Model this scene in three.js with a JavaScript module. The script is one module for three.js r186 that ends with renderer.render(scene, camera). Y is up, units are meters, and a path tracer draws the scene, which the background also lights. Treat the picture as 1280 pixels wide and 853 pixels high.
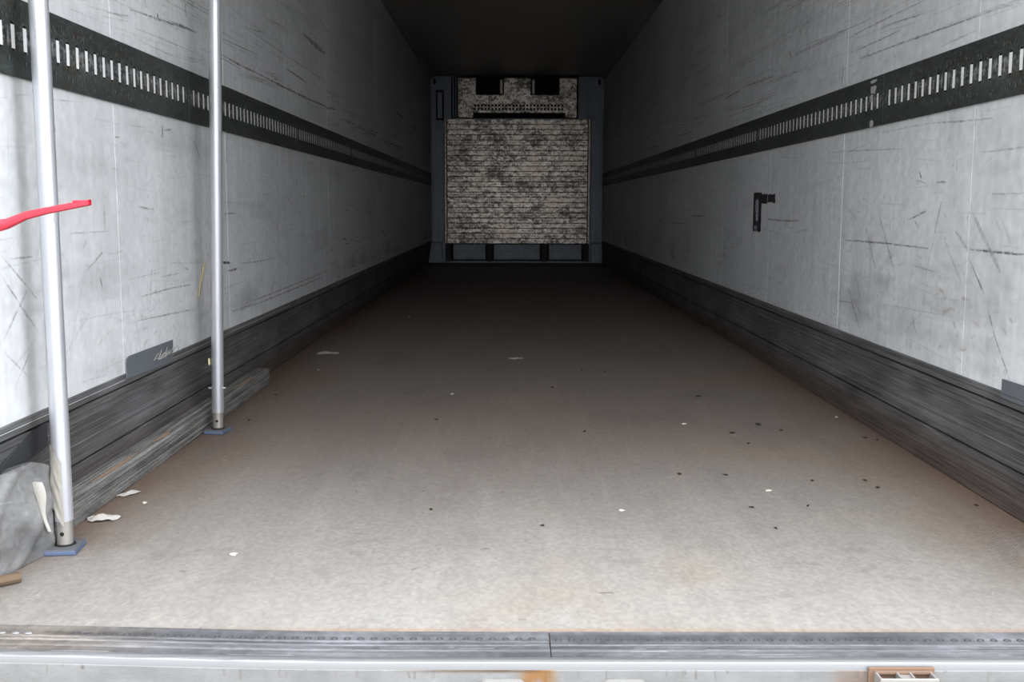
import * as THREE from 'three';
import { RoundedBoxGeometry } from 'three/addons/geometries/RoundedBoxGeometry.js';
import { mergeGeometries, toCreasedNormals } from 'three/addons/utils/BufferGeometryUtils.js';

// ---------------------------------------------------------------- camera, sky, exposure
const scene = new THREE.Scene();
const renderer = new THREE.WebGLRenderer({ antialias: true });
renderer.toneMapping = THREE.LinearToneMapping;
renderer.toneMappingExposure = 4.7;
renderer.shadowMap.enabled = true;

const camera = new THREE.PerspectiveCamera(34.82, 1280 / 853, 0.05, 200);
camera.rotation.order = 'YXZ';
camera.position.set(-0.1056, 0.8223, 0);
camera.rotation.set(-0.1231, -0.002, 0.0021);

const SKY = 1.0;                                   // overcast sky, brighter towards the zenith
{
  const w = 64, h = 64, d = new Float32Array(w * h * 4);
  for (let y = 0; y < h; y++) for (let x = 0; x < w; x++) {
    const e = ((y + 0.5) / h - 0.5) * Math.PI, az = ((x + 0.5) / w - 0.5) * 2 * Math.PI, k = SKY * (1 + 2 * Math.max(0, Math.sin(e))) / 2.2 * (1 + 0.28 * Math.cos(az - 0.6)), i = (y * w + x) * 4;
    d[i] = k * 0.975; d[i + 1] = k; d[i + 2] = k * 1.05; d[i + 3] = 1;
  }
  const sky = new THREE.DataTexture(d, w, h, THREE.RGBAFormat, THREE.FloatType);
  sky.mapping = THREE.EquirectangularReflectionMapping; sky.magFilter = THREE.LinearFilter; sky.needsUpdate = true;
  scene.background = sky; scene.environment = sky;
  // the sun behind thin cloud, low over the yard to the right
  const sun = new THREE.DirectionalLight(0xeef3ff, 0.12);
  sun.position.set(2.48, 2.99 * Math.tan(0.36), 1.67).multiplyScalar(10); sun.target.position.set(0, 1, -3.5);
  sun.position.add(sun.target.position);
  sun.castShadow = true; sun.shadow.mapSize.set(2048, 2048); sun.shadow.radius = 7;
  const c = sun.shadow.camera; c.left = -9; c.right = 9; c.top = 9; c.bottom = -9; c.near = 1; c.far = 80;
  scene.add(sun, sun.target);
}

// ---------------------------------------------------------------- helpers
let seed = 7;
const rnd = () => { seed = (seed + 0x6d2b79f5) | 0; let t = Math.imul(seed ^ (seed >>> 15), 1 | seed); t = (t + Math.imul(t ^ (t >>> 7), 61 | t)) ^ t; return ((t ^ (t >>> 14)) >>> 0) / 4294967296; };
const rr = (a, b) => a + (b - a) * rnd();
const sstep = (a, b, x) => { const t = Math.min(1, Math.max(0, (x - a) / (b - a))); return t * t * (3 - 2 * t); };
const HASH = new Float32Array(65536); for (let i = 0; i < 65536; i++) HASH[i] = rnd();
function vnoise(x, y, px, py, k) {                // value noise in [0, 1], periodic in px, py cells
  const xi = Math.floor(x), yi = Math.floor(y), fx = x - xi, fy = y - yi, u = fx * fx * (3 - 2 * fx), v = fy * fy * (3 - 2 * fy);
  const x0 = ((xi % px) + px) % px, x1 = (x0 + 1) % px, y0 = ((yi % py) + py) % py, y1 = (y0 + 1) % py, H = (a, b) => HASH[(a * 1597 + b * 51749 + k * 7919) & 65535];
  const a = H(x0, y0), b = H(x1, y0), c = H(x0, y1), e = H(x1, y1);
  return a + (b - a) * u + (c - a) * v + (a - b - c + e) * u * v;
}
function fbm(u, v, cx, cy, oct, k) {              // u, v in [0, 1]; cx, cy cells of the first octave
  let s = 0, a = 0.5, n = 0;
  for (let o = 0; o < oct; o++) { s += a * vnoise(u * cx, v * cy, cx, cy, k + o * 13); n += a; a *= 0.55; cx *= 2; cy *= 2; }
  return s / n;
}
function canvasTex(w, h, fn, draw, srgb = true) { // fn(u, v) -> [r, g, b] in 0..255, then strokes on top
  const c = document.createElement('canvas'); c.width = w; c.height = h;
  const g = c.getContext('2d'), im = g.createImageData(w, h);
  for (let y = 0; y < h; y++) for (let x = 0; x < w; x++) {
    const p = fn((x + 0.5) / w, 1 - (y + 0.5) / h), i = (y * w + x) * 4;
    im.data[i] = p[0]; im.data[i + 1] = p[1]; im.data[i + 2] = p[2]; im.data[i + 3] = 255;
  }
  g.putImageData(im, 0, 0);
  if (draw) draw(g, w, h);
  const t = new THREE.CanvasTexture(c);
  t.wrapS = t.wrapT = THREE.RepeatWrapping; t.magFilter = THREE.LinearFilter;
  if (srgb) t.colorSpace = THREE.SRGBColorSpace;
  return t;
}
const mul = (c, k) => [c[0] * k, c[1] * k, c[2] * k];
const mix = (a, b, t) => [a[0] + (b[0] - a[0]) * t, a[1] + (b[1] - a[1]) * t, a[2] + (b[2] - a[2]) * t];
const std = (o) => new THREE.MeshStandardMaterial(o);

const used = new Map();
function numbered(name) { const n = used.get(name) ?? 0; used.set(name, n + 1); return n ? name + '_' + String(n).padStart(3, '0') : name; }
function add(name, geo, mat, parent) {
  const m = new THREE.Mesh(geo, mat); m.name = parent ? name : numbered(name);
  m.castShadow = m.receiveShadow = true; (parent ?? scene).add(m);
  return m;
}
function structure(name, geo, mat) { const m = add(name, geo, mat); m.userData.kind = 'structure'; return m; }
function tag(o, label, category, group) { o.userData.label = label; o.userData.category = category; if (group) o.userData.group = group; return o; }
function thing(name, label, category, x, y, d, group) {   // d: distance from the camera along the trailer
  const o = new THREE.Group(); o.name = numbered(name); o.position.set(x, y, -d); scene.add(o);
  return tag(o, label, category, group);
}
// a box between two corners, given as x, y and distance d
function span(x0, x1, y0, y1, d0, d1, r = 0) {
  const w = x1 - x0, h = y1 - y0, l = d1 - d0;
  const g = r ? new RoundedBoxGeometry(w, h, l, 2, r) : new THREE.BoxGeometry(w, h, l);
  return g.translate((x0 + x1) / 2, (y0 + y1) / 2, -(d0 + d1) / 2);
}
function uvBy(g, f) {                               // uv from position (in metres), in place
  const p = g.attributes.position, a = new Float32Array(p.count * 2);
  for (let i = 0; i < p.count; i++) { const [u, v] = f(p.getX(i), p.getY(i), p.getZ(i)); a[2 * i] = u; a[2 * i + 1] = v; }
  g.setAttribute('uv', new THREE.BufferAttribute(a, 2)); return g;
}
// a closed outline of [x, y] points drawn along the trailer from d0 to d1
function along(points, d0, d1) {
  const s = new THREE.Shape(points.map((p) => new THREE.Vector2(p[0], p[1])));
  return new THREE.ExtrudeGeometry(s, { depth: d1 - d0, bevelEnabled: false }).translate(0, 0, -d1);
}

// ---------------------------------------------------------------- dimensions
const XL = -1.253, XR = 1.24, FL = -1.298, FR = 1.245, H = 2.675, D0 = 2.03, D1 = 15.97, KICK = 0.325;
const RAIL0 = 1.117, RAIL1 = 1.298, PANEL = 1.24, SEAM0 = 1.965;

// ---------------------------------------------------------------- materials of the shell
const WALL_U = 5.12, WALL_V = 2.68;
function wallTexture(key, marks, brown) {
  return canvasTex(2048, 1024, (u, v) => {
    const a = fbm(u, v, 6, 3, 5, key), b = fbm(u, v, 160, 5, 3, key + 3), c = fbm(u, v, 220, 120, 2, key + 5), e = fbm(u, v, 9, 26, 4, key + 9);
    const y = v * WALL_V, low = sstep(1.0, 0.4, y);
    let k = 1 + (a - 0.5) * 0.16 + (b - 0.5) * 0.07 + (c - 0.5) * 0.09 - Math.max(0, e - 0.54) * (0.22 + 0.2 * low);
    if (c > 0.8 && a > 0.5) k -= 0.09;
    return [222 * k, 224 * k, 225 * k];
  }, (g, w, h) => {
    const X = (d) => (d - 1.92) / WALL_U * w, Y = (y) => (1 - y / WALL_V) * h, M = w / WALL_U;
    g.lineCap = 'round';
    const stroke = (d0, y0, d1, y1, lw, al, col = '38,38,40') => {      // a broken, uneven scuff
      const len = Math.hypot(X(d1) - X(d0), Y(y1) - Y(y0)), n = Math.max(3, Math.round(len / 9));
      const bow = rr(-0.03, 0.03) * len;
      for (let i = 0; i < n; i++) {
        const t0 = i / n, t1 = (i + 1.1) / n, q = (t) => [X(d0 + (d1 - d0) * t) + rr(-0.5, 0.5), Y(y0 + (y1 - y0) * t) + bow * t * (1 - t) + rr(-0.4, 0.4)];
        g.strokeStyle = `rgba(${col},${(al * rr(0.3, 1.0)).toFixed(3)})`; g.lineWidth = Math.max(0.5, lw * 0.75 * rr(0.45, 1.1) * Math.sqrt(Math.sin((i + 0.7) / (n + 0.4) * 3.14) + 0.1));
        g.beginPath(); g.moveTo(...q(t0)); g.lineTo(...q(t1)); g.stroke();
      }
    };
    const s = (d0, y0, d1, y1, lw, al) => { d1 = Math.min(d1, 7); stroke(d0, y0, d1, y1, lw * (d0 + d1) / 2 / 1360 * M, al); };
    // general wear: long grazes along the trailer, short nicks, upright streaks, soft curved rubs low down
    for (let i = 0; i < 60; i++) { const d = rr(1.95, 6.9), y = rr(1.32, 2.6), l = rr(0.1, 0.9); stroke(d, y, Math.min(7.0, d + l), y + rr(-0.03, 0.03), rr(0.6, 2), rr(0.1, 0.4)); }
    for (let i = 0; i < 150; i++) { const d = rr(1.95, 6.9), y = rr(1.31, 2.6), l = rr(0.15, 1.3); stroke(d, y, Math.min(7.0, d + l), y + rr(-0.015, 0.035), rr(0.5, 1.6), rr(0.12, 0.42)); }
    for (let i = 0; i < 12; i++) { const d = rr(2.2, 6), y = rr(1.33, 1.9), l = rr(0.3, 1.2); for (let k = 0; k < 3; k++) stroke(d + rr(0, 0.2), y + k * 0.008, Math.min(7.0, d + l), y + k * 0.008 + 0.02, rr(0.8, 2.4), rr(0.2, 0.5)); }
    for (let i = 0; i < 260; i++) { const d = rr(1.95, 6.9), y = rr(0.34, 2.6), l = rr(0.02, 0.2); stroke(d, y, Math.min(7.0, d + l), y + rr(-0.01, 0.01), rr(0.4, 1), rr(0.1, 0.3)); }
    for (let i = 0; i < 60; i++) { const d = rr(1.95, 6.9), y = rr(0.34, 1.1), l = rr(0.05, 0.5); stroke(d, y, Math.min(7.0, d + l), y + rr(-0.03, 0.03), rr(0.6, 1.5), rr(0.1, 0.4)); }
    for (let i = 0; i < 240; i++) { const d = rr(1.95, 7), y = rr(0.34, 2.6), l = rr(0.01, 0.05), a = rr(0, 6.3); stroke(d, y, d + l * Math.cos(a), y + l * Math.sin(a), rr(0.8, 2.2), rr(0.15, 0.55)); }
    for (let i = 0; i < 70; i++) { const d = rr(1.95, 7), y = rr(0.34, 2.5); stroke(d, y, d + rr(-0.02, 0.02), y + rr(0.05, 0.3), rr(0.6, 1.6), rr(0.08, 0.28)); }
    for (let i = 0; i < 60; i++) { const d = rr(1.95, 6.9), y = rr(0.34, 0.8), l = rr(0.08, 0.3); stroke(d, y, d + l * rr(0.2, 1), y + l * rr(-0.7, 0.7), rr(2, 7), rr(0.04, 0.12), '70,72,76'); }
    for (let i = 0; i < 26; i++) { const d = rr(1.95, 6.9), y = rr(0.36, 2.5); stroke(d, y, d + rr(-0.01, 0.01), y + rr(0.05, 0.25), rr(0.7, 1.4), rr(0.3, 0.6), '245,246,247'); }
    for (let i = 0; i < brown; i++) { const d = rr(2.6, 3.5), y = rr(0.36, 0.6); stroke(d, y, d + rr(0.01, 0.06), y + rr(-0.02, 0.02), rr(3, 9), rr(0.08, 0.22), '110,80,62'); }
    marks(s);
  });
}
const wallRightTex = wallTexture(11, (s) => {
  s(4.29, 1.39, 3.21, 1.37, 3, 0.5); s(4.45, 1.49, 3.65, 1.49, 2, 0.4); s(4.42, 1.43, 3.86, 1.43, 2, 0.5); s(3.49, 1.32, 3.23, 1.33, 2, 0.35);
  s(3.21, 1.37, 2.96, 1.36, 2, 0.3); s(5.39, 1.58, 5.34, 1.53, 3, 0.6); s(4.50, 1.38, 4.51, 1.32, 4, 0.6); s(4.02, 1.09, 3.53, 1.09, 1.5, 0.3);
  s(3.53, 1.09, 3.09, 1.07, 2, 0.5); s(4.67, 1.05, 3.77, 1.02, 1.5, 0.45); s(3.15, 0.98, 2.89, 0.98, 1.5, 0.45); s(4.38, 0.69, 3.51, 0.69, 2.2, 0.75);
  s(3.19, 0.70, 2.85, 0.70, 3, 0.75); s(3.42, 0.84, 3.46, 0.75, 3, 0.6); s(3.46, 0.75, 3.53, 0.58, 1.5, 0.35); s(3.70, 0.78, 3.55, 0.81, 2.5, 0.6);
  s(3.06, 0.86, 2.87, 0.86, 2, 0.5); s(3.20, 0.68, 3.13, 0.62, 3, 0.6); s(3.14, 0.63, 3.08, 0.58, 3.5, 0.7); s(3.05, 0.54, 2.99, 0.46, 3, 0.5);
  s(2.99, 0.46, 2.88, 0.35, 2.5, 0.55); s(4.33, 0.51, 4.15, 0.35, 2.5, 0.65); s(4.29, 0.49, 4.13, 0.40, 1.5, 0.4); s(3.62, 0.94, 3.60, 0.92, 4, 0.8);
  s(3.63, 0.91, 3.56, 0.90, 2, 0.5); s(3.47, 0.90, 3.39, 0.90, 2, 0.6); s(5.71, 0.76, 5.08, 0.76, 2, 0.65); s(5.18, 0.70, 4.96, 0.72, 1.5, 0.4);
  s(4.45, 0.44, 4.25, 0.45, 1.5, 0.5); s(3.18, 0.80, 2.99, 0.65, 12, 0.13); s(3.98, 0.78, 3.81, 0.60, 9, 0.13); s(4.13, 0.74, 4.00, 0.59, 9, 0.13);
  s(4.25, 0.57, 4.16, 0.47, 6, 0.15); s(3.38, 0.72, 3.25, 0.61, 10, 0.12); s(3.30, 0.75, 3.21, 0.70, 8, 0.15); s(7.0, 1.49, 6.50, 1.50, 2, 0.5);
  s(6.35, 1.51, 5.68, 1.49, 2, 0.55); s(6.56, 1.40, 5.79, 1.38, 1.5, 0.5); s(5.18, 1.56, 4.43, 1.53, 1.5, 0.3); s(7.0, 1.37, 5.97, 1.37, 1.2, 0.3);
  s(3.62, 0.46, 3.58, 0.41, 2, 0.5); s(3.64, 0.63, 3.45, 0.62, 2, 0.4);
}, 26);
const wallLeftTex = wallTexture(31, (s) => {
  s(3.38, 1.41, 4.08, 1.45, 2.5, 0.55); s(3.77, 1.44, 4.08, 1.45, 3, 0.6); s(4.41, 1.42, 5.02, 1.42, 3, 0.65); s(5.02, 1.42, 7, 1.44, 3.5, 0.65);
  s(5.71, 1.52, 6.26, 1.51, 3, 0.6); s(6.2, 1.77, 7, 1.76, 10, 0.3); s(3.64, 1.44, 3.65, 1.43, 5, 0.7); s(3.96, 1.54, 3.96, 1.49, 5, 0.35);
  s(3.65, 1.08, 3.65, 1.05, 4, 0.7); s(3.67, 1.07, 3.75, 1.08, 2, 0.6); s(2.78, 1.03, 2.79, 1.01, 5, 0.3); s(4.02, 1.05, 4.08, 1.00, 8, 0.22);
  s(2.46, 0.71, 2.63, 0.60, 3.5, 0.33); s(2.45, 0.67, 2.63, 0.52, 3.5, 0.33); s(2.58, 0.62, 2.45, 0.52, 4, 0.3); s(2.54, 0.59, 2.59, 0.55, 4, 0.25);
  s(2.49, 0.40, 2.59, 0.48, 3, 0.3); s(2.45, 0.49, 2.56, 0.42, 3, 0.3); s(3.37, 0.54, 3.92, 0.54, 2, 0.5); s(3.34, 0.47, 3.93, 0.45, 2, 0.5);
  s(2.96, 0.65, 3.07, 0.69, 4, 0.35); s(3.05, 0.62, 3.06, 0.59, 5, 0.6); s(3.38, 0.82, 3.53, 0.81, 2, 0.6); s(4.31, 0.60, 4.47, 0.59, 4, 0.85);
  s(4.43, 0.56, 4.58, 0.56, 4, 0.85); s(4.40, 0.79, 4.59, 0.79, 2, 0.5); s(4.48, 0.39, 4.90, 0.39, 2, 0.6); s(4.61, 0.40, 7, 0.42, 2, 0.45);
  s(4.61, 0.38, 6.71, 0.39, 2, 0.5); s(2.51, 0.70, 2.62, 0.70, 2.5, 0.45); s(4.63, 0.58, 5.35, 0.57, 2, 0.35); s(3.49, 0.62, 3.46, 0.51, 3, 0.3);
  s(3.29, 0.53, 3.35, 0.42, 2, 0.3); s(3.57, 0.59, 3.79, 0.59, 2, 0.3); s(2.85, 0.75, 3.15, 0.75, 2, 0.3); s(3.10, 0.82, 3.10, 0.76, 6, 0.25);
  s(6.12, 0.92, 6.15, 0.81, 3, 0.3); s(5.30, 0.48, 5.24, 0.41, 2, 0.6); s(4.13, 1.40, 4.73, 1.40, 2, 0.4); s(3.22, 1.30, 3.92, 1.30, 2, 0.25); s(4.75, 1.59, 7, 1.59, 2, 0.3);
}, 6);
const wallBump = canvasTex(1024, 512, (u, v) => {          // dented, wrinkled skin of the lining
  const r = (k, cx, cy) => 1 - Math.abs(fbm(u, v, cx, cy, 3, k) * 2 - 1), n = 0.55 * r(21, 9, 6) + 0.3 * r(23, 26, 20) + 0.15 * fbm(u, v, 120, 60, 2, 27), k = 255 * n; return [k, k, k];
}, null, false);
const M = {
  wallL: std({ map: wallLeftTex, roughness: 0.5, bumpMap: wallBump, bumpScale: 0.005 }), wallR: std({ map: wallRightTex, roughness: 0.5, bumpMap: wallBump, bumpScale: 0.011 }),
  core: std({ color: 0xc9cac8, roughness: 0.8 }), outside: std({ color: 0xd8d8d6, roughness: 0.6 }),
  seal: std({ color: 0xc4c5c4, roughness: 0.7 }), ceiling: std({ color: 0xa4a29e, roughness: 0.45 }),
  cornice: std({ color: 0x9b9b99, roughness: 0.5, metalness: 0.4 }),
  yard: std({ color: 0x77756f, roughness: 0.95 }),
  black: std({ color: 0x101011, roughness: 0.8 }), darkSteel: std({ color: 0x2b2c2d, roughness: 0.55, metalness: 0.5 }),
};
// floor: 2.6 m across x 6.2 m along
const FU = 2.6, FV = 6.2;
const floorTex = canvasTex(2048, 2048, (u, v) => {
  const a = fbm(u, v, 4, 8, 5, 71), b = fbm(u, v, 14, 20, 4, 77), c = fbm(u, v, 300, 500, 2, 81), e = fbm(u, v, 60, 12, 3, 85);
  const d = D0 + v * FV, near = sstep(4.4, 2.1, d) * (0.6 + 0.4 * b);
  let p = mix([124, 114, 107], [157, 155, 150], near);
  p = mix(p, mul(p, 0.93), sstep(0.55, 0.75, b) * 0.7);
  p = mix(p, [p[0] * 0.98, p[1] * 0.93, p[2] * 0.87], sstep(0.55, 0.85, a) * 0.7);
  const edge = Math.min(u, 1 - u) * FU;
  p = mix(mix(p, [112, 94, 80], sstep(0.5, 0.05, edge) * sstep(0.3, 0.7, a) * 0.7), [98, 76, 62], sstep(0.18, 0.0, edge) * (0.35 + 0.5 * a));
  p = mix(p, [150, 116, 86], sstep(0.03, 0.004, d - D0) * (0.35 + 0.9 * Math.max(0, b - 0.35)));
  return mul(p, 1 + (c - 0.5) * 0.16 + (e - 0.5) * 0.07 + (a - 0.5) * 0.12);
}, (g, w, h) => {
  g.lineCap = 'round';
  for (let i = 0; i < 700; i++) {
    const x = rr(0, w), y = rr(0, h), l = rr(3, 26), a = rr(-0.5, 0.5) + (rnd() < 0.5 ? 0 : 1.57), dark = rnd() < 0.55;
    g.strokeStyle = dark ? `rgba(60,50,45,${rr(0.08, 0.35).toFixed(3)})` : `rgba(214,208,200,${rr(0.06, 0.3).toFixed(3)})`; g.lineWidth = rr(0.8, 3);
    g.beginPath(); g.moveTo(x, y); g.lineTo(x + l * Math.cos(a), y + l * 0.4 * Math.sin(a)); g.stroke();
  }
  for (let i = 0; i < 36; i++) {                       // grey rubbed patches near the sill
    const x = rr(0, w), y = h - rr(6, 190); g.strokeStyle = `rgba(90,92,98,${rr(0.05, 0.16).toFixed(3)})`; g.lineWidth = rr(4, 14);
    g.beginPath(); g.moveTo(x, y); g.lineTo(x + rr(20, 90), y - rr(-6, 14)); g.stroke();
  }
});
floorTex.wrapT = THREE.MirroredRepeatWrapping; floorTex.wrapS = THREE.MirroredRepeatWrapping;
const meshBump = canvasTex(128, 128, (u, v) => {          // wire-mesh imprint of the non-slip film, 8 x 8 cells
  const t = Math.abs(((u + v) * 8) % 1 - 0.5) * 2, s = Math.abs(((u - v + 1) * 8) % 1 - 0.5) * 2, k = 255 * Math.max(sstep(0.55, 0.95, t), sstep(0.55, 0.95, s) * 0.8); return [k, k, k];
}, null, false);
meshBump.repeat.set(FU / 0.06, FV / 0.06);
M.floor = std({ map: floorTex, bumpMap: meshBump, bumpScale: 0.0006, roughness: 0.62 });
// streaked dark kick boards
const kickTex = canvasTex(1024, 512, (u, v) => {
  const a = fbm(u, v, 3, 60, 4, 101), b = fbm(u, v, 10, 6, 4, 107), c = fbm(u, v, 30, 220, 2, 111);
  let k = 0.74 + (a - 0.5) * 0.45 + (b - 0.5) * 0.4 + (c - 0.5) * 0.35;
  const p = mix([132, 133, 133], [126, 112, 106], sstep(0.5, 0.05, v));
  return mul(p, Math.max(0.3, k));
}, (g, w, h) => {
  for (let i = 0; i < 260; i++) { const x = rr(0, w), y = rr(0, h), l = rr(10, 140); g.strokeStyle = rnd() < 0.5 ? `rgba(190,190,190,${rr(0.05, 0.3).toFixed(3)})` : `rgba(15,15,15,${rr(0.1, 0.4).toFixed(3)})`; g.lineWidth = rr(0.6, 1.8); g.beginPath(); g.moveTo(x, y); g.lineTo(x + l, y + rr(-3, 3)); g.stroke(); }
});
M.kick = std({ map: kickTex, roughness: 0.6, metalness: 0.15 });

// ---------------------------------------------------------------- the shell
{
  const g = new THREE.PlaneGeometry(FR - FL + 0.02, D1 - D0, 1, 1).rotateX(-Math.PI / 2).translate((FL + FR) / 2, 0, -(D0 + D1) / 2);
  uvBy(g, (x, y, z) => [(x - FL) / FU, (-z - D0) / FV]);
  const slab = span(FL - 0.03, FR + 0.06, -0.09, -0.002, D0, D1 + 0.13);
  uvBy(slab, (x, y, z) => [(x - FL) / FU, (-z - D0) / FV]);
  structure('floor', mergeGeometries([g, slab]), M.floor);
  const c = structure('ceiling', span(-1.40, 1.39, H, H + 0.09, D0 - 0.1, D1 + 0.13), M.ceiling);
  // small folded aluminium angle where ceiling and walls meet
  add('cornice', along([[XL, H], [XL, H - 0.05], [XL + 0.006, H - 0.05], [XL + 0.022, H - 0.022], [XL + 0.05, H - 0.006], [XL + 0.05, H]], D0, D1), M.cornice, c);
  add('cornice', along([[XR, H], [XR - 0.05, H], [XR - 0.05, H - 0.006], [XR - 0.022, H - 0.022], [XR - 0.006, H - 0.05], [XR, H - 0.05]], D0, D1), M.cornice, c);
}
function wall(name, side, face, mat) {
  const back = side * (Math.abs(face) + 0.067), out = back + side * 0.08;
  const w = structure(name, span(Math.min(back, out), Math.max(back, out), -0.09, H + 0.09, D0 - 0.1, D1 + 0.13), M.outside);
  const n = Math.ceil((D1 - SEAM0) / PANEL);
  for (let i = 0; i < n; i++) {                        // upright lining panels with a recessed sealed joint between them
    const a = Math.max(SEAM0 - 0.03, SEAM0 + i * PANEL) + (i ? 0.0018 : -0.03), b = Math.min(D1, SEAM0 + (i + 1) * PANEL - 0.0018), bulge = rr(0.0002, 0.0009), shift = i < 4 ? 0 : rr(0, 1);
    const g = new RoundedBoxGeometry(0.06, H - KICK + 0.02, b - a, 2, 0.0012);
    g.translate(face + side * (0.03 + (i % 2) * bulge), (H + KICK - 0.02) / 2, -(a + b) / 2);
    add('wall_panel', uvBy(g, (x, y, z) => [(-z - 1.92) / WALL_U + shift, y / WALL_V]), mat, w);
    if (i) add('joint_sealant', span(Math.min(face + side * 0.0035, face + side * 0.01), Math.max(face + side * 0.0035, face + side * 0.01), KICK, H, a - 0.007, a + 0.002), M.seal, w);
  }
  return w;
}
wall('wall_left', -1, XL, M.wallL);
wall('wall_right', 1, XR, M.wallR);

// kick boards: three ribbed lengths one above the other, a shadow groove between them
function baseboard(name, side, top, bottom, back) {     // top, bottom: x of the face at its upper and lower edge
  const X = (y) => bottom + (top - bottom) * y / KICK;
  let root;
  for (const [y0, y1, ribs] of [[0.289, KICK, 1], [0.128, 0.284, 7], [0.001, 0.122, 4]]) {
    const pts = [[back, y0], [X(y0) + side * 0.004, y0], [X(y0 + 0.003), y0 + 0.003]];
    for (let k = 1; k <= ribs; k++) {
      const y = y0 + (y1 - y0) * k / (ribs + 1), dep = rr(0.0008, 0.0022);
      pts.push([X(y - 0.0022), y - 0.0022], [X(y) + side * dep, y], [X(y + 0.0022), y + 0.0022]);
    }
    pts.push([X(y1 - 0.003), y1 - 0.003], [X(y1) + side * 0.004, y1], [back, y1]);
    const g = uvBy(along(side < 0 ? pts : pts.slice().reverse(), D0 - 0.06, D1), (x, y, z) => [-z / 2.8, y / KICK]);
    if (!root) { root = structure(name, span(Math.min(back, back - side * 0.02), Math.max(back, back - side * 0.02), 0.001, KICK - 0.004, D0 - 0.06, D1), M.black); }
    add('kick_board', g, M.kick, root);
  }
  return root;
}
baseboard('baseboard_left', -1, XL + 0.004, FL, -1.318);
baseboard('baseboard_right', 1, XR - 0.005, FR - 0.002, 1.305);

// rear frame round the opening and the yard the trailer stands on
structure('trim_1', span(-1.47, -1.262, -0.14, 2.86, 1.89, 2.0, 0.01), M.outside);
structure('trim_2', span(1.262, 1.47, -0.14, 2.86, 1.89, 2.0, 0.01), M.outside);
structure('trim_3', span(-1.262, 1.262, 2.68, 2.86, 1.89, 2.0, 0.01), M.outside);
structure('ground', new THREE.BoxGeometry(120, 0.2, 120).translate(0, -1.28, 0), M.yard);

// ---------------------------------------------------------------- front bulkhead
const paintTex = canvasTex(256, 256, (u, v) => { const a = fbm(u, v, 5, 4, 4, 131), b = fbm(u, v, 60, 8, 2, 137), k = 1 + (a - 0.5) * 0.3 + (b - 0.5) * 0.15; return [118 * k, 124 * k, 134 * k]; });
M.paint = std({ map: paintTex, roughness: 0.42, metalness: 0.3 });
const wornTex = canvasTex(1024, 1024, (u, v) => {
  const a = fbm(u, v, 46, 80, 4, 151), b = fbm(u, v, 8, 10, 4, 157), c = fbm(u, v, 140, 120, 2, 161);
  let k = 0.62 + (a - 0.5) * 1.6 + (b - 0.5) * 1.1 + (c - 0.5) * 1.3;
  k = Math.min(1, Math.max(0.05, k));
  return mix(mix([70, 65, 60], [200, 192, 182], k), [150, 128, 112], sstep(0.55, 0.75, b) * 0.25);
}, (g, w, h) => {
  for (let i = 0; i < 500; i++) { const x = rr(0, w), y = rr(0, h), l = rr(3, 40); g.strokeStyle = rnd() < 0.6 ? `rgba(30,27,25,${rr(0.2, 0.75).toFixed(3)})` : `rgba(230,226,218,${rr(0.2, 0.6).toFixed(3)})`; g.lineWidth = rr(1, 5); g.beginPath(); g.moveTo(x, y); g.lineTo(x + l, y + rr(-3, 3)); g.stroke(); }
});
M.worn = std({ map: wornTex, roughness: 0.33, metalness: 0.8 });
{
  const w = structure('wall_front', span(-1.32, 1.307, -0.002, H + 0.02, D1, D1 + 0.12), M.paint);
  for (const [a, b] of [[XL + 0.014, -1.066], [1.062, XR - 0.008]]) {
    add('corner_post', span(a, b, 0.3, 2.06, D1 - 0.03, D1, 0.006), M.paint, w);
    add('post_foot', span(a + 0.015, b - 0.03, 0.002, 0.295, D1 - 0.045, D1, 0.006), M.paint, w);
  }
  for (const x of [-0.945, -0.905]) add('conduit', new THREE.CylinderGeometry(0.011, 0.011, 0.6, 10).translate(x, 2.375, -(D1 - 0.011)), M.darkSteel, w);
  const oval = new THREE.CapsuleGeometry(0.019, 0.045, 4, 12);
  for (const x of [-1.196, 1.177]) add('drain_plug', oval.clone().translate(x, 2.602, -(D1 - 0.004)), M.black, w);
  // kick zone under the guard: three painted plates between four uprights
  for (const [a, b] of [[-0.935, -0.462], [-0.343, 0.332], [0.465, 0.94]]) add('base_plate', span(a, b, 0.05, 0.272, D1 - 0.012, D1, 0.004), M.paint, w);
  for (const [a, b] of [[-1.05, -0.975], [-0.44, -0.366], [0.356, 0.44], [0.968, 1.046]]) add('upright', span(a, b, 0.02, 0.278, D1 - 0.03, D1, 0.004), M.darkSteel, w);
  add('base_gap', span(-1.05, 1.046, 0.03, 0.28, D1 - 0.004, D1), M.black, w);
}
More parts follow.
